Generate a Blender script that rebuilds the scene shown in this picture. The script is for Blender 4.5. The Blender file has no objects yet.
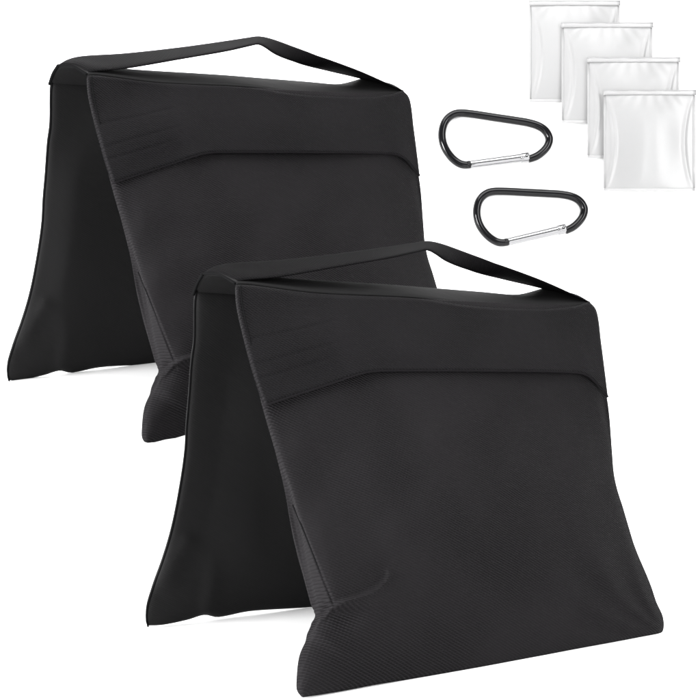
import bpy, math, random
from mathutils import Vector, Matrix, Euler, noise

random.seed(4)
sc = bpy.context.scene
COL = sc.collection

# ------------------------------------------------------------------ camera
CAM = Vector((0.0, 0.0, 0.255))
FOC, CX, CY = 1024.0, 350.0, 407.0            # focal length and optical axis on the 700 px photograph
cd = bpy.data.cameras.new('camera')
cd.sensor_width = 36.0
cd.lens = 36.0 * FOC / 700.0
cd.shift_y = (CY - 350.0) / 700.0
cd.clip_start, cd.clip_end = 0.01, 60.0
co = bpy.data.objects.new('camera', cd)
co.location = CAM
co.rotation_euler = (math.radians(90), 0, 0)
COL.objects.link(co)
sc.camera = co

# ------------------------------------------------------------------ light
world = bpy.data.worlds.new('World')
sc.world = world
world.use_nodes = True
bg = world.node_tree.nodes['Background']
bg.inputs['Color'].default_value = (1, 1, 1, 1)
bg.inputs['Strength'].default_value = 0.56


def softbox(name, loc, aim, size, power):
    ld = bpy.data.lights.new(name, 'AREA')
    ld.shape = 'RECTANGLE'
    ld.size, ld.size_y = size
    ld.energy = power
    lo = bpy.data.objects.new(name, ld)
    lo.location = loc
    lo.rotation_euler = (Vector(aim) - Vector(loc)).to_track_quat('-Z', 'Y').to_euler()
    COL.objects.link(lo)


softbox('softbox_overhead', (0.0, 0.45, 2.6), (0.0, 0.9, 0.0), (3.0, 2.2), 138)
softbox('softbox_right', (2.3, -0.9, 1.3), (0.1, 1.4, 0.2), (1.4, 1.8), 84)
softbox('softbox_left', (-1.9, -0.15, 0.55), (-0.1, 1.1, 0.0), (1.2, 0.9), 200)

sc.view_settings.view_transform = 'Standard'
sc.view_settings.look = 'None'
sc.view_settings.exposure = 0.0
sc.view_settings.gamma = 1.0
sc.cycles.use_denoising = True
sc.cycles.max_bounces = 8
sc.cycles.transparent_max_bounces = 16


# ------------------------------------------------------------------ materials
def new_mat(name):
    m = bpy.data.materials.new(name)
    m.use_nodes = True
    nt = m.node_tree
    return m, nt, nt.nodes['Principled BSDF']


def nd(nt, kind, **kw):
    n = nt.nodes.new(kind)
    for k, v in kw.items():
        setattr(n, k, v)
    return n


def math_node(nt, op, a, b=None):
    n = nd(nt, 'ShaderNodeMath', operation=op)
    for i, v in enumerate((a, b)):
        if v is None:
            continue
        if isinstance(v, (int, float)):
            n.inputs[i].default_value = v
        else:
            nt.links.new(v, n.inputs[i])
    return n.outputs[0]


def fabric(name, col, angle, period, strength, spec=0.05, wrinkle=0.0, contrast=0.36):
    """Black twill: fine diagonal ribs running over the cloth, worn unevenly."""
    m, nt, p = new_mat(name)
    tc = nd(nt, 'ShaderNodeTexCoord')
    sep = nd(nt, 'ShaderNodeSeparateXYZ')
    nt.links.new(tc.outputs['UV'], sep.inputs[0])
    wob = nd(nt, 'ShaderNodeTexNoise')
    wob.inputs['Scale'].default_value = 9.0
    nt.links.new(tc.outputs['UV'], wob.inputs['Vector'])
    a = math_node(nt, 'MULTIPLY', sep.outputs[0], math.sin(angle))
    b = math_node(nt, 'MULTIPLY', sep.outputs[1], math.cos(angle))
    d = math_node(nt, 'ADD', a, b)
    d = math_node(nt, 'MULTIPLY', d, 2 * math.pi / period)
    d = math_node(nt, 'ADD', d, math_node(nt, 'MULTIPLY', wob.outputs['Fac'], 9.0))
    rib = math_node(nt, 'SINE', d)
    e = math_node(nt, 'SUBTRACT', math_node(nt, 'MULTIPLY', sep.outputs[0], math.cos(angle)),
                  math_node(nt, 'MULTIPLY', sep.outputs[1], math.sin(angle)))
    thread = math_node(nt, 'SINE', math_node(nt, 'ADD', math_node(nt, 'MULTIPLY', e, 2 * math.pi / (period * 1.3)), d))
    worn = nd(nt, 'ShaderNodeTexNoise')
    worn.inputs['Scale'].default_value = 6.0
    worn.inputs['Detail'].default_value = 3.0
    nt.links.new(tc.outputs['UV'], worn.inputs['Vector'])
    ramp = nd(nt, 'ShaderNodeMapRange')
    ramp.inputs[1].default_value, ramp.inputs[2].default_value = 0.38, 0.62
    ramp.inputs[3].default_value, ramp.inputs[4].default_value = 0.25, 1.0
    nt.links.new(worn.outputs['Fac'], ramp.inputs[0])
    h = math_node(nt, 'ADD', rib, math_node(nt, 'MULTIPLY', thread, 0.35))
    h = math_node(nt, 'MULTIPLY', h, ramp.outputs[0])
    big = nd(nt, 'ShaderNodeTexNoise')
    big.inputs['Scale'].default_value = 16.0
    big.inputs['Detail'].default_value = 4.0
    nt.links.new(tc.outputs['UV'], big.inputs['Vector'])
    bump = nd(nt, 'ShaderNodeBump')
    bump.inputs['Strength'].default_value = strength
    bump.inputs['Distance'].default_value = 0.0006
    nt.links.new(h, bump.inputs['Height'])
    bump2 = nd(nt, 'ShaderNodeBump')
    bump2.inputs['Strength'].default_value = wrinkle
    bump2.inputs['Distance'].default_value = 0.01
    nt.links.new(big.outputs['Fac'], bump2.inputs['Height'])
    nt.links.new(bump2.outputs[0], bump.inputs['Normal'])
    nt.links.new(bump.outputs[0], p.inputs['Normal'])
    mix = nd(nt, 'ShaderNodeMix', data_type='RGBA')
    mr = nd(nt, 'ShaderNodeMapRange')
    mr.inputs[1].default_value, mr.inputs[2].default_value = -1.3, 1.3
    nt.links.new(h, mr.inputs[0])
    nt.links.new(mr.outputs[0], mix.inputs[0])
    mix.inputs[6].default_value = (*[c * (1 - contrast) for c in col], 1)
    mix.inputs[7].default_value = (*[c * (1 + contrast) for c in col], 1)
    nt.links.new(mix.outputs[2], p.inputs['Base Color'])
    p.inputs['Roughness'].default_value = 0.72
    p.inputs['Specular IOR Level'].default_value = spec
    return m


BLK = (0.0076, 0.0070, 0.0077)
M_PANEL = fabric('black_twill', BLK, math.radians(-30), 0.0026, 1.0, wrinkle=0.22, contrast=.55)
M_FLAP = fabric('black_twill_flap', (0.0056, 0.0052, 0.0058), math.radians(-34), 0.0025, 1.0, wrinkle=0.2, contrast=.55)
M_INNER = fabric('black_lining', (0.0086, 0.0085, 0.0087), math.radians(-30), 0.0022, 0.14, wrinkle=0.14, contrast=.12)
M_WEB = fabric('black_webbing', (0.0028, 0.0026, 0.0029), math.radians(90), 0.0030, 0.9, spec=0.02, wrinkle=0.0)
M_CORD, _nt, _p = new_mat('black_binding')
_p.inputs['Base Color'].default_value = (0.004, 0.004, 0.0042, 1)
_p.inputs['Roughness'].default_value = 1.0
_p.inputs['Specular IOR Level'].default_value = 0.01

M_HEM, _nt, _p = new_mat('black_hem_tape')
_p.inputs['Base Color'].default_value = (0.0075, 0.0069, 0.0077, 1)
_p.inputs['Roughness'].default_value = 0.9
_p.inputs['Specular IOR Level'].default_value = 0.04

M_PAPER, _nt, _p = new_mat('white_paper')
_p.inputs['Roughness'].default_value = 0.95
_p.inputs['Specular IOR Level'].default_value = 0.1
_n = nd(_nt, 'ShaderNodeTexNoise')
_n.inputs['Scale'].default_value = 180
_r = nd(_nt, 'ShaderNodeMapRange')
_r.inputs[3].default_value, _r.inputs[4].default_value = 0.88, 0.92
_nt.links.new(_n.outputs['Fac'], _r.inputs[0])
_cc = nd(_nt, 'ShaderNodeCombineColor')
for _i in range(3):
    _nt.links.new(_r.outputs[0], _cc.inputs[_i])
_nt.links.new(_cc.outputs[0], _p.inputs['Base Color'])

M_ANOD, _nt, _p = new_mat('black_anodised')
_p.inputs['Base Color'].default_value = (0.0018, 0.0018, 0.0024, 1)
_p.inputs['Roughness'].default_value = 0.10
_p.inputs['Specular IOR Level'].default_value = 0.24
M_STEEL, _nt, _p = new_mat('bright_aluminium')
_p.inputs['Base Color'].default_value = (0.29, 0.29, 0.295, 1)
_p.inputs['Metallic'].default_value = 1.0
_p.inputs['Roughness'].default_value = 0.22
_n = nd(_nt, 'ShaderNodeTexNoise')
_n.inputs['Scale'].default_value = 300
_r = nd(_nt, 'ShaderNodeMapRange')
_r.inputs[3].default_value, _r.inputs[4].default_value = 0.10, 0.18
_nt.links.new(_n.outputs['Fac'], _r.inputs[0])
_nt.links.new(_r.outputs[0], _p.inputs['Roughness'])


def film(name, col, alpha, rough):
    m, nt, p = new_mat(name)
    p.inputs['Base Color'].default_value = (col, col, col * 1.004, 1)
    p.inputs['Alpha'].default_value = alpha
    p.inputs['Roughness'].default_value = rough
    p.inputs['Specular IOR Level'].default_value = 0.5
    tc = nd(nt, 'ShaderNodeTexCoord')
    n = nd(nt, 'ShaderNodeTexNoise')
    n.inputs['Scale'].default_value = 14
    n.inputs['Detail'].default_value = 2
    nt.links.new(tc.outputs['Object'], n.inputs['Vector'])
    b = nd(nt, 'ShaderNodeBump')
    b.inputs['Strength'].default_value = 0.06
    b.inputs['Distance'].default_value = 0.01
    nt.links.new(n.outputs['Fac'], b.inputs['Height'])
    nt.links.new(b.outputs[0], p.inputs['Normal'])
    return m


M_FILM = film('clear_film', 0.255, 0.84, 0.28)
M_SEAL = film('clear_film_seal', 0.31, 0.80, 0.25)
M_TRACK = film('clear_zip_track', 0.215, 0.9, 0.3)
M_ZIP = film('clear_zip_strip', 0.275, 0.80, 0.25)


# ------------------------------------------------------------------ helpers
def empty(name, matrix, label, cat, group=None):
    o = bpy.data.objects.new(name, None)
    o.empty_display_size = 0.05
    COL.objects.link(o)
    o.matrix_world = matrix
    o['label'] = label
    o['category'] = cat
    if group:
        o['group'] = group
    return o


def mesh_obj(name, verts, faces, mat, parent=None, uvs=None, smooth=True):
    me = bpy.data.meshes.new(name)
    me.from_pydata([tuple(v) for v in verts], [], faces)
    if uvs:
        layer = me.uv_layers.new(name='UVMap')
        for lp in me.loops:
            layer.data[lp.index].uv = uvs[lp.vertex_index]
    for p in me.polygons:
        p.use_smooth = smooth
    me.materials.append(mat)
    me.validate()
    import bmesh
    bm = bmesh.new()
    bm.from_mesh(me)
    bmesh.ops.recalc_face_normals(bm, faces=bm.faces)
    bm.to_mesh(me)
    bm.free()
    o = bpy.data.objects.new(name, me)
    COL.objects.link(o)
    if parent:
        o.parent = parent
    return o


def catmull(pts, n, closed=False):
    """n points evenly spaced along a centripetal-ish spline through pts."""
    P = [Vector(p) for p in pts]
    dense = []
    m = len(P)
    segs = m if closed else m - 1
    for i in range(segs):
        if closed:
            a, b, c, d = P[(i - 1) % m], P[i], P[(i + 1) % m], P[(i + 2) % m]
        else:
            b, c = P[i], P[i + 1]
            a = P[i - 1] if i else b * 2 - c
            d = P[i + 2] if i + 2 < m else c * 2 - b
        l0, l1, l2 = max((b - a).length, 1e-9) ** .5, max((c - b).length, 1e-9) ** .5, max((d - c).length, 1e-9) ** .5
        for k in range(16):
            t = k / 16 * l1 + l0
            t0, t1, t2, t3 = 0.0, l0, l0 + l1, l0 + l1 + l2
            A1 = a * ((t1 - t) / (t1 - t0)) + b * ((t - t0) / (t1 - t0))
            A2 = b * ((t2 - t) / (t2 - t1)) + c * ((t - t1) / (t2 - t1))
            A3 = c * ((t3 - t) / (t3 - t2)) + d * ((t - t2) / (t3 - t2))
            B1 = A1 * ((t2 - t) / (t2 - t0)) + A2 * ((t - t0) / (t2 - t0))
            B2 = A2 * ((t3 - t) / (t3 - t1)) + A3 * ((t - t1) / (t3 - t1))
            dense.append(B1 * ((t2 - t) / (t2 - t1)) + B2 * ((t - t1) / (t2 - t1)))
    dense.append(P[0].copy() if closed else P[-1].copy())
    cum = [0.0]
    for i in range(1, len(dense)):
        cum.append(cum[-1] + (dense[i] - dense[i - 1]).length)
    return dense, cum


def sample(curve, ts):
    dense, cum = curve
    out, j = [], 0
    for t in ts:
        s = t * cum[-1]
        while j < len(cum) - 2 and cum[j + 1] < s:
            j += 1
        while j > 0 and cum[j] > s:
            j -= 1
        L = cum[j + 1] - cum[j]
        f = (s - cum[j]) / L if L > 1e-12 else 0
        out.append(dense[j].lerp(dense[j + 1], min(1, max(0, f))))
    return out


def spread(n, k=0.55):
    """0..1, closer together at both ends, so that rims come out rounded."""
    return [(1 - k) * i / (n - 1) + k * (0.5 - 0.5 * math.cos(math.pi * i / (n - 1))) for i in range(n)]


def coons(top, right, bottom, left, nu, nv):
    """Grid [j][i] between four outline curves; top and bottom run left to right, the sides run downwards."""
    us, vs = spread(nu), spread(nv)
    T, B = sample(catmull(top, 0), us), sample(catmull(bottom, 0), us)
    L, R = sample(catmull(left, 0), vs), sample(catmull(right, 0), vs)
    g = []
    for j, v in enumerate(vs):
        row = []
        for i, u in enumerate(us):
            row.append(T[i] * (1 - v) + B[i] * v + L[j] * (1 - u) + R[j] * u
                       - (T[0] * ((1 - u) * (1 - v)) + T[-1] * (u * (1 - v)) + B[0] * ((1 - u) * v) + B[-1] * (u * v)))
        g.append(row)
    return g, us, vs


def smooth(a, b, x):
    t = min(1.0, max(0.0, (x - a) / (b - a)))
    return t * t * (3 - 2 * t)


def seg_dist(p, pts):
    """Signed distance to a polyline in the plane (positive on its right as drawn, y down: below a left-to-right line), and how far along."""
    best, sgn, along, run = 1e9, 1, 0.0, 0.0
    total = sum((Vector(pts[i + 1]) - Vector(pts[i])).length for i in range(len(pts) - 1))
    for i in range(len(pts) - 1):
        ax, ay = pts[i]
        bx, by = pts[i + 1]
        dx, dy = bx - ax, by - ay
        L2 = dx * dx + dy * dy
        t = min(1, max(0, ((p[0] - ax) * dx + (p[1] - ay) * dy) / L2))
        qx, qy = ax + t * dx - p[0], ay + t * dy - p[1]
        d = math.hypot(qx, qy)
        if d < best:
            best = d
            sgn = 1 if dx * (p[1] - ay) - dy * (p[0] - ax) > 0 else -1
            along = (run + t * math.sqrt(L2)) / total
        run += math.sqrt(L2)
    return best * sgn, along


def soft_min(*ds):
    if min(ds) < 1e-6:
        return 0.0
    return sum(d ** -2.2 for d in ds) ** (-1 / 2.2)


def line_x(pts, y):
    for i in range(len(pts) - 1):
        (ax, ay), (bx, by) = pts[i], pts[i + 1]
        if ay <= y <= by:
            return ax + (bx - ax) * (y - ay) / max(by - ay, 1e-9)
    return pts[0][0] if y < pts[0][1] else pts[-1][0]


def shell(front, back, uv):
    """Closed skin over two grids that share their rims in outline."""
    nv, nu = len(front), len(front[0])
    verts, uvs, faces = [], [], []
    fi, bi = {}, {}
    for j in range(nv):
        for i in range(nu):
            fi[j, i] = len(verts)
            verts.append(front[j][i])
            uvs.append(uv[j][i])
    for j in range(nv):
        for i in range(nu):
            if (front[j][i] - back[j][i]).length < 1e-6:
                bi[j, i] = fi[j, i]
            else:
                bi[j, i] = len(verts)
                verts.append(back[j][i])
                uvs.append(uv[j][i])
    for j in range(nv - 1):
        for i in range(nu - 1):
            faces.append((fi[j, i], fi[j + 1, i], fi[j + 1, i + 1], fi[j, i + 1]))
            faces.append((bi[j, i], bi[j, i + 1], bi[j + 1, i + 1], bi[j + 1, i]))
    rim = [(0, i) for i in range(nu)] + [(j, nu - 1) for j in range(1, nv)] + \
          [(nv - 1, i) for i in range(nu - 2, -1, -1)] + [(j, 0) for j in range(nv - 2, 0, -1)]
    for k in range(len(rim)):
        a, b = rim[k], rim[(k + 1) % len(rim)]
        q = []
        for v in (fi[a], fi[b], bi[b], bi[a]):
            if v not in q:
                q.append(v)
        if len(q) > 2:
            faces.append(tuple(q))
    return verts, faces, uvs


def sheet(name, rows, thick, mat, parent):
    """A cloth strip of even thickness over a 3-D grid, rims slightly rounded."""
    nv, nu = len(rows), len(rows[0])
    run = [0.0]
    for j in range(1, nv):
        run.append(run[-1] + (rows[j][nu // 2] - rows[j - 1][nu // 2]).length)
    f, b, uv = [], [], []
    for j in range(nv):
        fr, br, ur = [], [], []
        for i in range(nu):
            du = rows[j][min(i + 1, nu - 1)] - rows[j][max(i - 1, 0)]
            dv = rows[min(j + 1, nv - 1)][i] - rows[max(j - 1, 0)][i]
            n = du.cross(dv)
            n = n.normalized() if n.length > 1e-12 else Vector((0, 0, 1))
            e = min(i, nu - 1 - i, j, nv - 1 - j)
            h = thick * 0.5 * (0.45 if e == 0 else (0.85 if e == 1 else 1.0))
            fr.append(rows[j][i] + n * h)
            br.append(rows[j][i] - n * h)
            ur.append((rows[j][i].x, run[j]))
        f.append(fr)
        b.append(br)
        uv.append(ur)
    v, fc, u = shell(f, b, uv)
    return mesh_obj(name, v, fc, mat, parent, u)


def tube(name, pts, rad, mat, parent, seg=10, closed=False, cap=True):
    n = len(pts)
    rads = rad if isinstance(rad, (list, tuple)) else [rad] * n
    verts, faces = [], []
    t0 = (pts[1] - pts[0]).normalized()
    up = Vector((0, 1, 0)) if abs(t0.y) < .9 else Vector((1, 0, 0))
    x = t0.cross(up).normalized()
    for i in range(n):
        if closed:
            t = pts[(i + 1) % n] - pts[i - 1]
        else:
            t = pts[min(i + 1, n - 1)] - pts[max(i - 1, 0)]
        t.normalize()
        x = (x - t * x.dot(t)).normalized()
        y = t.cross(x)
        for k in range(seg):
            a = 2 * math.pi * k / seg
            verts.append(pts[i] + (x * math.cos(a) + y * math.sin(a)) * rads[i])
    for i in range(n if closed else n - 1):
        i2 = (i + 1) % n
        for k in range(seg):
            k2 = (k + 1) % seg
            faces.append((i * seg + k, i * seg + k2, i2 * seg + k2, i2 * seg + k))
    if cap and not closed:
        faces.append(tuple(range(seg - 1, -1, -1)))
        faces.append(tuple((n - 1) * seg + k for k in range(seg)))
    uvs = [(v.x, v.z) for v in verts]
    return mesh_obj(name, verts, faces, mat, parent, uvs)


# ------------------------------------------------------------------ where the bags stand
UD = Vector((.829, .559, 0)).normalized()
WD = Vector((-UD.y, UD.x, 0))
P0 = Vector((-.044, .9, 0))
C0 = P0 + UD * .24 + WD * .17
FRONT_POSE = Matrix(((UD.x, WD.x, 0, C0.x), (UD.y, WD.y, 0, C0.y), (0, 0, 1, 0), (0, 0, 0, 1)))
_rv = Vector((.2441, .0162, .1535))
_rot = Matrix.Rotation(_rv.length, 4, _rv.normalized())
BACK_K = 1.25
_c = C0 + Vector((-.2155, .2058, .2886))
BACK_POSE = Matrix.Translation(CAM + (_c - CAM) * BACK_K) @ Matrix.Scale(BACK_K, 4) @ _rot @ \
    Matrix(((UD.x, WD.x, 0, 0), (UD.y, WD.y, 0, 0), (0, 0, 1, 0), (0, 0, 0, 1)))

# ------------------------------------------------------------------ backdrop: one sweep of white paper
WALL_Y = 2.36


def ground(x, y):
    n = BACK_POSE.to_3x3() @ Vector((0, 0, 1))
    o = BACK_POSE.translation
    xs = max(-1.2, min(1.0, x))
    rise = o.z - (n.x * (xs - o.x) + n.y * (min(y, 2.3) - o.y)) / n.z
    w = (Vector((xs, y, 0)) - P0).dot(WD)
    return rise * smooth(.36, .53, w) - 0.002


def build_backdrop():
    xs = [-3.2 + 6.4 * i / 128 for i in range(129)]
    ys = [-2.4, -1.6, -.8, -.2, .2, .5, .7] + [.8 + .02 * i for i in range(68)]
    rows = [[Vector((x, y, ground(x, y))) for x in xs] for y in ys]
    r = WALL_Y - ys[-1]
    for k in range(1, 9):
        a = math.pi / 2 * k / 8
        rows.append([Vector((x, ys[-1] + r * math.sin(a), ground(x, ys[-1]) + r * (1 - math.cos(a)) * 0.6)) for x in xs])
    for k in range(1, 12):
        rows.append([Vector((x, WALL_Y, rows[-1][i].z * (1 - k / 11) + 3.2 * k / 11)) for i, x in enumerate(xs)])
    nu = len(xs)
    verts = [v for r_ in rows for v in r_]
    faces = [(j * nu + i, j * nu + i + 1, (j + 1) * nu + i + 1, (j + 1) * nu + i)
             for j in range(len(rows) - 1) for i in range(nu - 1)]
    o = mesh_obj('backdrop', verts, faces, M_PAPER)
    o['kind'] = 'structure'
    o['label'] = 'seamless white paper sweep under and behind everything'


build_backdrop()


# ------------------------------------------------------------------ saddle sandbags
def make_bag(pose, mapping, label, seed):
    """One saddle sandbag: two filled panels hung from a ridge strip, a flap over the front one and a carrying strap.
    Outlines are traced on each panel's own plane, in the bag's own space."""
    root = empty('saddle_sandbag', pose, label, 'sandbag', 'black saddle sandbags')
    inv = pose.inverted()
    cam = inv @ CAM
    inv3 = inv.to_3x3()

    def loc(u, w, z):
        return Vector((u - .24, w - .17, z))

    def hit(px, q, n):
        x, y = mapping(px[0], px[1])
        d = inv3 @ Vector(((x - CX) / FOC, 1, (CY - y) / FOC))
        return cam + d * ((q - cam).dot(n) / d.dot(n))

    A, Bq, Cq = (.120, .381), (.191, .3935), (.215, .373)
    e_u = Vector((1, 0, 0))
    nF = (loc(0, *A) - loc(0, 0, 0)).cross(e_u).normalized()
    if nF.y > 0:
        nF = -nF
    nK = (loc(0, *Cq) - loc(0, .346, 0)).cross(e_u).normalized()
    if nK.y > 0:
        nK = -nK                                    # the inner face, towards the front panel
    qF, qK = loc(0, 0, 0), loc(0, .346, 0)
    vF = e_u.cross(nF)
    vK = e_u.cross(nK)
    off = Vector((seed * 3.1, seed * 1.7, seed))

    # ---- front panel
    gusset = [(275, 445), (292, 502), (319.5, 570), (334, 606)]
    lobe = [(305, 640), (317, 622), (324, 617), (332, 607), (343, 602), (362, 596.5), (377, 590), (387, 581.5), (389.5, 575), (387, 567)]
    tuck = [(588, 380), (600, 418), (613, 462), (618, 492)]

    f_left = [(237, 290), (250, 345), (262, 400), (276.4, 450), (292.5, 503.6), (308.6, 578), (315.5, 606), (317.2, 618),
              (309, 637), (301, 655), (298, 677), (298.2, 690), (303, 697.5)]

    def front_disp(p, edge):
        d = 0.030 * (1 - (1 - min(1.0, edge / 0.17)) ** 2) * (0.24 + 0.76 * smooth(330, 560, p[1]))
        s, a = seg_dist(p, gusset)
        ramp = smooth(440, 560, p[1]) * (1 - smooth(600, 616, p[1]))
        if abs(s) < 70:
            wd = max(2.0, line_x(gusset, p[1]) - line_x(f_left, p[1]))
            lift = max(0.0, 1 - s / wd) if s > 0 else 1 - smooth(0, 70, -s)
            d += 0.013 * ramp * lift
            d -= 0.0022 * ramp * math.exp(-(s / 1.2) ** 2)
        s, a = seg_dist(p, lobe)
        if -30 < s < 110:
            fade = smooth(0, .12, a) * (1 - smooth(.93, 1.0, a))
            d += 0.0045 * fade * (1 - smooth(.7, .95, a)) * smooth(-1.5, 3, s) * (1 - smooth(8, 90, s))
            d += 0.0042 * fade * math.exp(-(s / 2.0) ** 2)
        s, a = seg_dist(p, tuck)
        d -= 0.0085 * smooth(0, 16, -s) * smooth(380, 420, p[1]) * (1 - smooth(462, 520, p[1]))
        q = Vector((p[0] / 130, p[1] / 170, 0)) + off
        d += 0.0060 * noise.noise(q) * min(1, edge / .05)
        q = Vector((p[0] / 46 + p[1] / 90, p[1] / 60 - p[0] / 150, 2)) + off
        d += 0.0028 * noise.noise(q) * min(1, edge / .03) * smooth(385, 450, p[1])
        q = Vector(((p[0] + p[1] * .7) / 34, (p[1] - p[0] * .5) / 110, 7)) + off
        d += 0.0019 * noise.noise(q) * min(1, edge / .02) * smooth(480, 600, p[1])
        # slack folds towards the lower right corner
        r = math.hypot(p[0] - 668, p[1] - 640)
        if r < 150:
            th = math.atan2(640 - p[1], 668 - p[0])
            d += 0.0012 * math.sin(th * 17 + 1.5 * math.sin(r / 30)) * smooth(10, 50, r) * (1 - smooth(80, 150, r)) * min(1, edge / .012)
        return d

    def panel(name, top, right, bottom, left, q, n, vdir, disp, back, rim, mat, nu, nv, round_over=0.012, open_foot=False):
        g, us, vs = coons(top, right, bottom, left, nu, nv)
        wid = (hit(g[nv // 2][0], q, n) - hit(g[nv // 2][-1], q, n)).length
        hei = (hit(g[0][nu // 2], q, n) - hit(g[-1][nu // 2], q, n)).length
        f, b, uv = [], [], []
        for j in range(nv):
            fr, br, ur = [], [], []
            for i in range(nu):
                sides = soft_min(us[i] * wid, (1 - us[i]) * wid, vs[j] * hei)
                edge = soft_min(us[i] * wid, (1 - us[i]) * wid, vs[j] * hei, (1 - vs[j]) * hei)
                k = 1 - min(1.0, edge / round_over)
                hh = rim * math.sqrt(max(0.0, 1 - k * k))
                e = sides if open_foot else edge
                d = disp(g[j][i], e) * min(1, e / .004)
                p = hit(g[j][i], q + n * (d + hh), n)
                base = p - n * (d + hh)
                fr.append(p)
                if back is None:
                    br.append(p - n * 2 * hh)
                else:
                    br.append(base - n * (back * (1 - (1 - min(1.0, edge / 0.14)) ** 2) + hh))
                ur.append((base.dot(e_u), base.dot(vdir)))
            f.append(fr)
            b.append(br)
            uv.append(ur)
        v, fc, u = shell(f, b, uv)
        return mesh_obj(name, v, fc, mat, root, u), f

    f_right = [(589, 306), (597, 340), (605, 385), (609, 412), (612, 450), (614, 473.6), (617.5, 490), (622.8, 506.6), (628.5, 526), (634, 544), (639, 557), (645.5, 572),
               (651.5, 587), (656.5, 602), (663, 617), (663.5, 629), (660, 635)]
    f_bottom = [(303, 697.5), (340, 691.5), (380, 684), (436, 675.5), (491, 667), (590, 648), (660, 635)]
    f_top = [(237, 290), (350, 295), (470, 301), (589, 306)]
    fp, _ = panel('front_panel', f_top, f_right, f_bottom, f_left, qF, nF, vF, front_disp, 0.020, 0.004, M_PANEL, 230, 250)

    pts = []
    for p in sample(catmull([(293, 505), (306, 536), (319.5, 570), (332, 601)], 0), spread(40, 0)):
        e = .001 * (p[0] - line_x(f_left, p[1]))
        k = 1 - min(1.0, e / .012)
        d = front_disp(p, e) * min(1, e / .004) + .004 * math.sqrt(max(0, 1 - k * k))
        pts.append(hit(p, qF + nF * (d + .0004), nF))
    tube('gusset_seam', pts, .0010, M_CORD, fp, 8)

    # ---- back panel, whose inner face shows
    def back_disp(p, edge):
        d = 0.006 * (1 - (1 - min(1.0, edge / 0.16)) ** 2)
        q = Vector((p[0] / 90, p[1] / 120, 5)) + off
        d += 0.009 * noise.noise(q) * min(1, edge / .05)
        s, a = seg_dist(p, [(196, 530), (176, 560), (160, 600)])
        d += 0.003 * math.exp(-(s / 9) ** 2) * smooth(0, .2, a) * (1 - smooth(.7, 1, a))
        s, a = seg_dist(p, [(206, 617), (212, 585), (214, 540)])
        d += 0.003 * math.exp(-(s / 8) ** 2) * (1 - smooth(.3, 1, a))
        return d

    k_left = [(196, 290), (194.3, 300), (193.5, 341), (191, 360), (188.5, 395), (186, 425), (184.5, 452), (178.5, 493), (171, 530), (162, 561),
              (151.8, 589), (146.5, 607), (145.8, 619), (147.5, 625.7)]
    k_bottom = [(147.5, 625.7), (162, 625), (187, 620), (205, 615), (216, 617.2), (226, 616), (248, 611.5), (312, 607), (390, 597), (466, 587)]
    k_right = [(531, 311), (520, 380), (500, 470), (478, 550), (466, 587)]
    k_top = [(196, 290), (300, 296), (420, 304), (531, 311)]
    panel('back_panel', k_top, k_right, k_bottom, k_left, qK, nK, vK, back_disp, 0.022, 0.004, M_INNER, 90, 110)

    # ---- flap over the front panel
    def flap_disp(p, edge):
        e2 = max(0.0, min((p[0] - 236) * .001, (605 - p[0]) * .001, .15))
        d = 0.009 * (1 - (1 - min(1.0, e2 / .15)) ** 2) * smooth(290, 360, p[1])
        d += 0.0034 * noise.noise(Vector((p[0] / 100, p[1] / 50, 9)) + off) * min(1, e2 / .05)
        for ln in ([(243, 340), (300, 329), (352, 316)], [(250, 366), (300, 352), (352, 338)], [(254, 380), (300, 367), (345, 354)]):
            s, a = seg_dist(p, ln)
            d -= 0.0007 * math.exp(-(s / 1.3) ** 2) * smooth(0, .1, a) * (1 - smooth(.6, 1, a))
        s, a = seg_dist(p, [(363, 372), (352, 340), (330, 300)])
        d += 0.0042 * math.exp(-(s / 15) ** 2) * (1 - a)
        s, a = seg_dist(p, [(588, 374), (582, 340), (578, 315)])
        d += 0.0022 * math.exp(-(s / 10) ** 2) * (1 - a)
        s, a = seg_dist(p, [(470, 368), (300, 372)])
        return d

    l_top = [(235.5, 285), (248.6, 285.2), (313, 293), (420, 298.8), (464, 305.2), (510, 308.5), (543, 309), (575, 306), (589.5, 301.8)]
    l_left = [(235.5, 285), (237, 305), (246, 345), (255, 378), (264, 404.8)]
    l_bottom = [(264, 404.8), (297, 394), (331, 383), (357, 374.2), (372, 370.8), (400, 370), (440, 370), (489, 370.2), (561, 371.3), (583, 373.2), (592, 378), (608, 396.8)]
    l_right = [(589.5, 301.8), (596, 309.5), (601.5, 345), (605, 372), (608, 396.8)]
    qL = qF + nF * .0075
    flap, flap_front = panel('front_flap', l_top, l_right, l_bottom, l_left, qL, nF, vF, flap_disp, None, 0.0022, M_FLAP, 150, 90, .003, True)

    edge_pts = [p for p in flap_front[-1]]
    tube('hem_binding', [p - nF * .0006 for p in edge_pts], .0017, M_HEM, flap, 8)

    # ---- ridge strip between the panels
    nw = Vector((0, 1, 0))
    a_px = [(235.8, 283.5), (248.6, 284.2), (313, 292.5), (420, 298.2), (464, 304.8), (510, 308), (543, 308.5), (575, 306), (590, 303.3)]
    b_px = [(204, 273.6), (236, 276.4), (277, 279.5), (350, 284), (420, 288.6), (480, 293.2), (517, 296), (530, 293.5), (546, 289.5), (562, 293)]
    c_px = [(194, 295), (236, 297.8), (351, 305.5), (481, 314), (531, 317.5)]
    ts = spread(60, .3)
    al = [hit(p, qF, nF) for p in sample(catmull(a_px, 0), ts)]
    bl = [hit(p, loc(0, .191, 0), nw) for p in sample(catmull(b_px, 0), ts)]
    cl = [hit(p, loc(0, .215, 0), nw) for p in sample(catmull(c_px, 0), ts)]
    rows = []
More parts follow.
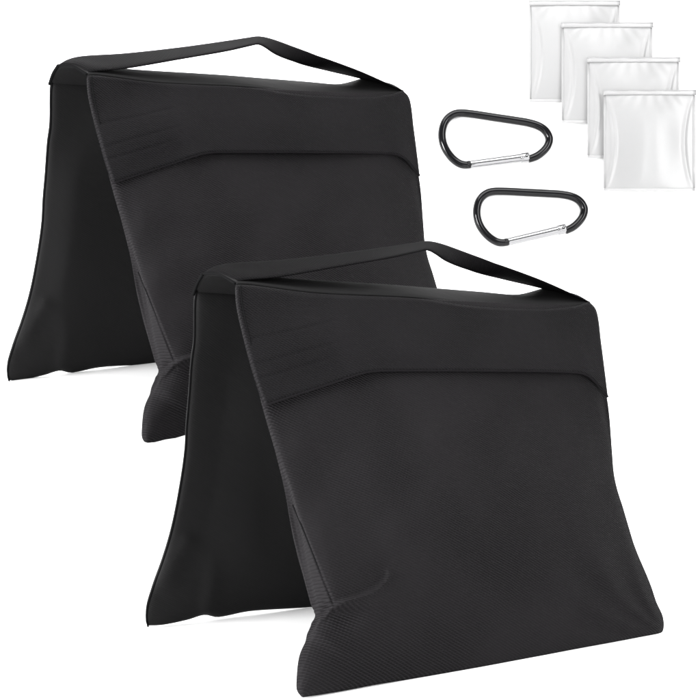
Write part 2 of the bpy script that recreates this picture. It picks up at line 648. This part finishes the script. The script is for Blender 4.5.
    for k in range(10):
        t = k / 9
        rows.append([al[i].lerp(bl[i], t) + Vector((0, 0, .004 * math.sin(math.pi * t))) for i in range(60)])
    for k in range(1, 7):
        t = k / 6
        rows.append([bl[i].lerp(cl[i], t) + Vector((0, .003, .0015)) * math.sin(math.pi * t) for i in range(60)])
    strip = sheet('ridge_strip', rows, .004, M_INNER, root)

    # ---- carrying strap
    top_px = [(204.5, 272.8), (213, 267.8), (226, 264.2), (277, 260.6), (341, 253.6), (395, 246), (416, 242.8), (427, 241.4), (439, 243.4), (471, 254.6),
              (507, 267.6), (543, 281.2), (575, 295.5), (590, 302.3)]
    low_px = [(236, 282), (246, 280), (277, 277), (341, 266.2), (395, 256.8), (418, 251.6), (427, 250), (434, 253), (446, 261), (471, 271), (507, 280),
              (546, 289.2), (562, 294.5)]
    ts = spread(110, .2)
    rows = []
    tl, ll = [], []
    for i, p in enumerate(sample(catmull(top_px, 0), ts)):
        tl.append(hit(p, loc(0, .191 - .069 * smooth(.42, 1.0, ts[i]), 0), nw))
    for i, p in enumerate(sample(catmull(low_px, 0), ts)):
        ll.append(hit(p, loc(0, .122 + .069 * smooth(.42, 1.0, ts[i]), 0), nw))
    for k in range(12):
        t = k / 11
        rows.append([tl[i].lerp(ll[i], t) + Vector((0, 0, math.sin(math.pi * t) * (.004 * math.exp(-(i / 6) ** 2) + .002 * math.exp(-((109 - i) / 6) ** 2))))
                     for i in range(110)])
    sheet('carrying_strap', rows, .0028, M_WEB, root)

    # ---- corded edges and the side hem of the flap
    def cord(px, q, n, r, lift=0.0, parent=root):
        pts = [hit(p, q, n) + n * lift for p in sample(catmull(px, 0), spread(60, .0))]
        tube('edge_piping', pts, r, M_CORD, parent, 8)

    cord([(239.2, 287), (240.8, 305), (249.8, 346), (258.3, 378), (266.2, 401)], qL, nF, .0008, .0030, flap)
    cord([(235.2, 286), (236.8, 305), (246, 346), (254.5, 378), (263.2, 403)], qF, nF, .0012, .0040)
    cord(k_left, qK, nK, .0011, .002)
    pts = [bl[0], bl[0].lerp(cl[0], .5) + Vector((0, .002, .001)), cl[0]]
    tube('edge_piping', [p + Vector((-.001, 0, 0)) for p in sample(catmull(pts, 0), spread(12, 0))], .0016, M_CORD, strip, 8)
    pts = [al[0], al[0].lerp(bl[0], .5) + Vector((0, 0, .004)), bl[0]]
    tube('edge_piping', [p + Vector((-.001, 0, 0)) for p in sample(catmull(pts, 0), spread(12, 0))], .0013, M_CORD, strip, 8)
    return root


make_bag(FRONT_POSE, lambda x, y: (x, y),
         'black sandbag standing in front, nearest and fully in view, overlapping the other bag', 1)
make_bag(BACK_POSE, lambda x, y: (.893 * (x - 204) + 59, .8945 * (y - 273.6) + 65.4),
         'black sandbag standing behind, its lower right corner hidden by the nearer bag', 2)


# ------------------------------------------------------------------ carabiners against the backdrop
def wall_pt(x, y, depth):
    return CAM + Vector(((x - CX) / FOC, 1, (CY - y) / FOC)) * depth


CAR_D = WALL_Y - .0105
CAR_S = CAR_D / FOC
car_c = (494.5, 138.0)


def car_local(x, y, dy=0.0):
    return Vector(((x - car_c[0]) * CAR_S, dy, -(y - car_c[1]) * CAR_S))


def make_carabiner():
    c = wall_pt(*car_c, CAR_D)
    root = empty('carabiner', Matrix.Translation(c), 'upper black carabiner with silver gate, its long back bar sloping down towards the clear pouches',
                 'carabiner', 'black carabiners with silver gates')
    crop = [(200, 378), (182, 379), (150, 374), (112, 350), (78, 312), (52, 265), (41, 213), (45, 165), (60, 125), (85, 97), (115, 81), (150, 76),
            (210, 81), (350, 102), (470, 120), (540, 132), (595, 148), (634, 170), (658, 200), (667, 232), (655, 270), (627, 303), (592, 328), (556, 342), (545, 345)]
    px = [(435 + x / 5.833, 100 + y / 5.833) for x, y in crop]
    pts = [car_local(*p) for p in sample(catmull(px, 0), spread(150, 0))]
    R = 3.95 * CAR_S
    rad = []
    for i in range(150):
        e = min(i, 149 - i) / 6
        rad.append(R * (0.93 + .07 * smooth(0, 1, e)))
    tube('body', pts, rad, M_ANOD, root, 28)
    a, b = (435 + 204 / 5.833, 100 + 376 / 5.833), (435 + 548 / 5.833, 100 + 331 / 5.833)
    A, B = car_local(*a), car_local(*b)
    prof = [(0, .6), (.006, .90), (.02, .96), (.85, 1.02), (.862, 1.08), (.868, 1.2), (.985, 1.22), (.997, 1.14), (1.0, .8)]
    gp, gr = [], []
    for i in range(len(prof) - 1):
        for k in range(6):
            t = prof[i][0] + (prof[i + 1][0] - prof[i][0]) * k / 6
            gp.append(A.lerp(B, t))
            gr.append(R * (prof[i][1] + (prof[i + 1][1] - prof[i][1]) * k / 6))
    gp.append(B)
    gr.append(R * .7)
    gate = tube('gate', gp, gr, M_STEEL, root, 28)
    axis = (B - A).normalized()
    side = Vector((0, -1, 0))
    for t in (.905, .955):
        o = A.lerp(B, t) + side * R * 1.17 + axis.cross(side) * R * (.3 if t < .93 else -.15)
        ring = [o + (axis * math.cos(q) + axis.cross(side) * math.sin(q)) * R * .32 for q in [2 * math.pi * k / 16 for k in range(16)]]
        tube('rivet', ring, R * .11, M_ANOD if t > .93 else M_STEEL, gate, 6, closed=True)
    n0 = car_local(435 + 188 / 5.833, 100 + 378.5 / 5.833)
    n1 = car_local(435 + 211 / 5.833, 100 + 375.2 / 5.833)
    tube('latch_nose', [n0, n0.lerp(n1, .5), n1], [R * .98, R * 1.0, R * .9], M_ANOD, root, 20)
    return root


def copy_tree(o, parent=None):
    c = o.copy()
    COL.objects.link(c)
    if parent:
        c.parent = parent
    for ch in list(o.children):
        copy_tree(ch, c)
    return c


car = make_carabiner()
bpy.context.view_layer.update()
car_b = copy_tree(car)
car_b.matrix_world = Matrix.Translation(wall_pt(529.5, 213, CAR_D)) @ Matrix.Rotation(math.radians(-5.7), 4, 'Y')
car_b['label'] = 'lower black carabiner with silver gate, its back bar nearly level, above the front bag'


# ------------------------------------------------------------------ clear pouches
def make_pouch(x0, y0, x1, y1, depth, label, seed):
    """Flat film pouch: puffed body with slack darts at both sides, heat-sealed foot and a double zip strip at the top."""
    s = depth / FOC
    c = wall_pt((x0 + x1) / 2, y1, depth)
    root = empty('clear_pouch', Matrix.Translation(c), label, 'plastic bag', 'clear plastic pouches')
    W, H = (x1 - x0) * s, (y1 - y0) * s
    bw = W - 2.4 * s

    nu, nv = 70, 76
    f, b, uv = [], [], []
    top, foot = H - 3.0 * s, 1.2 * s
    for j in range(nv):
        v = j / (nv - 1)
        fr, br, ur = [], [], []
        for i in range(nu):
            u = i / (nu - 1)
            x, z = (u - .5) * bw, foot + v * (top - foot)
            ex = min(u, 1 - u)
            ez = min(v, 1 - v)
            arc = .105 * math.sin(math.pi * min(1, max(0, v * 1.02))) ** .8 + .012
            puff = .016 * s / .0022 * smooth(0, .5, max(0, ex - arc * .6) * 1.3) * math.sin(math.pi * v) ** .6
            dart = .0028 * math.exp(-((ex - arc) / .022) ** 2) * math.sin(math.pi * v) ** .7
            dart -= .0022 * math.exp(-((ex - arc * .45) / .03) ** 2) * math.sin(math.pi * v)
            wr = .0011 * noise.noise(Vector((u * 3.2, v * 2.4, seed * 4.7))) * min(1, ex * 6) * min(1, ez * 5)
            fan = .0003 * math.sin((u - .5) * 22 / (.35 + 1.2 * (1 - v))) * smooth(.72, .97, v) * (1 - smooth(.97, 1, v)) * min(1, ex * 6)
            d = max(.0003, puff * .55 + dart + wr + fan + .0009)
            fr.append(Vector((x, -d, z)))
            br.append(Vector((x, .0003, z)))
            ur.append((x, z))
        f.append(fr)
        b.append(br)
        uv.append(ur)
    vv, fc, u_ = shell(f, b, uv)
    mesh_obj('pouch_body', vv, fc, M_FILM, root, u_)

    def bar(name, xa, xb, za, zb, th, mat, parent=root, yy=-.0012):
        n = 24
        rows = []
        for k in range(5):
            t = k / 4
            rows.append([Vector((xa + (xb - xa) * i / (n - 1), yy + .0003 * math.sin(i * .9 + seed), za + (zb - za) * t)) for i in range(n)])
        return sheet(name, rows, th, mat, parent)

    hx = W / 2
    z = bar('zip_strip', -hx, hx, H - 5.2 * s, H, .0024, M_ZIP, root, -.0030)
    for zz in (H - .8 * s, H - 4.6 * s):
        pts = [Vector((-hx + 2 * hx * i / 20, -.0040, zz)) for i in range(21)]
        tube('zip_track', pts, .36 * s, M_TRACK, z, 10)
    bar('foot_seal', -bw / 2, bw / 2, 0, 3.0 * s, .0016, M_SEAL, root, -.0022)
    for sg in (-1, 1):
        bar('side_seal', sg * (bw / 2 - .5 * s) - 1.1 * s, sg * (bw / 2 - .5 * s) + 1.1 * s, 3.2 * s, H - 5.4 * s, .0008, M_SEAL, root, -.0013)
    return root


make_pouch(528.6, 1.0, 620.0, 102.3, WALL_Y - .004, 'rearmost clear pouch at the head of the overlapping row, farthest from the bags', 1)
make_pouch(560.9, 22.9, 652.9, 123.4, WALL_Y - .017, 'clear pouch lying on the rearmost one, its foot beside the upper carabiner', 2)
make_pouch(586.6, 57.7, 679.7, 158.6, WALL_Y - .030, 'clear pouch directly behind the foremost pouch, most of its body covered', 3)
make_pouch(602.9, 90.3, 695.7, 191.4, WALL_Y - .043, 'foremost clear pouch at the foot of the overlapping row, wholly uncovered', 4)
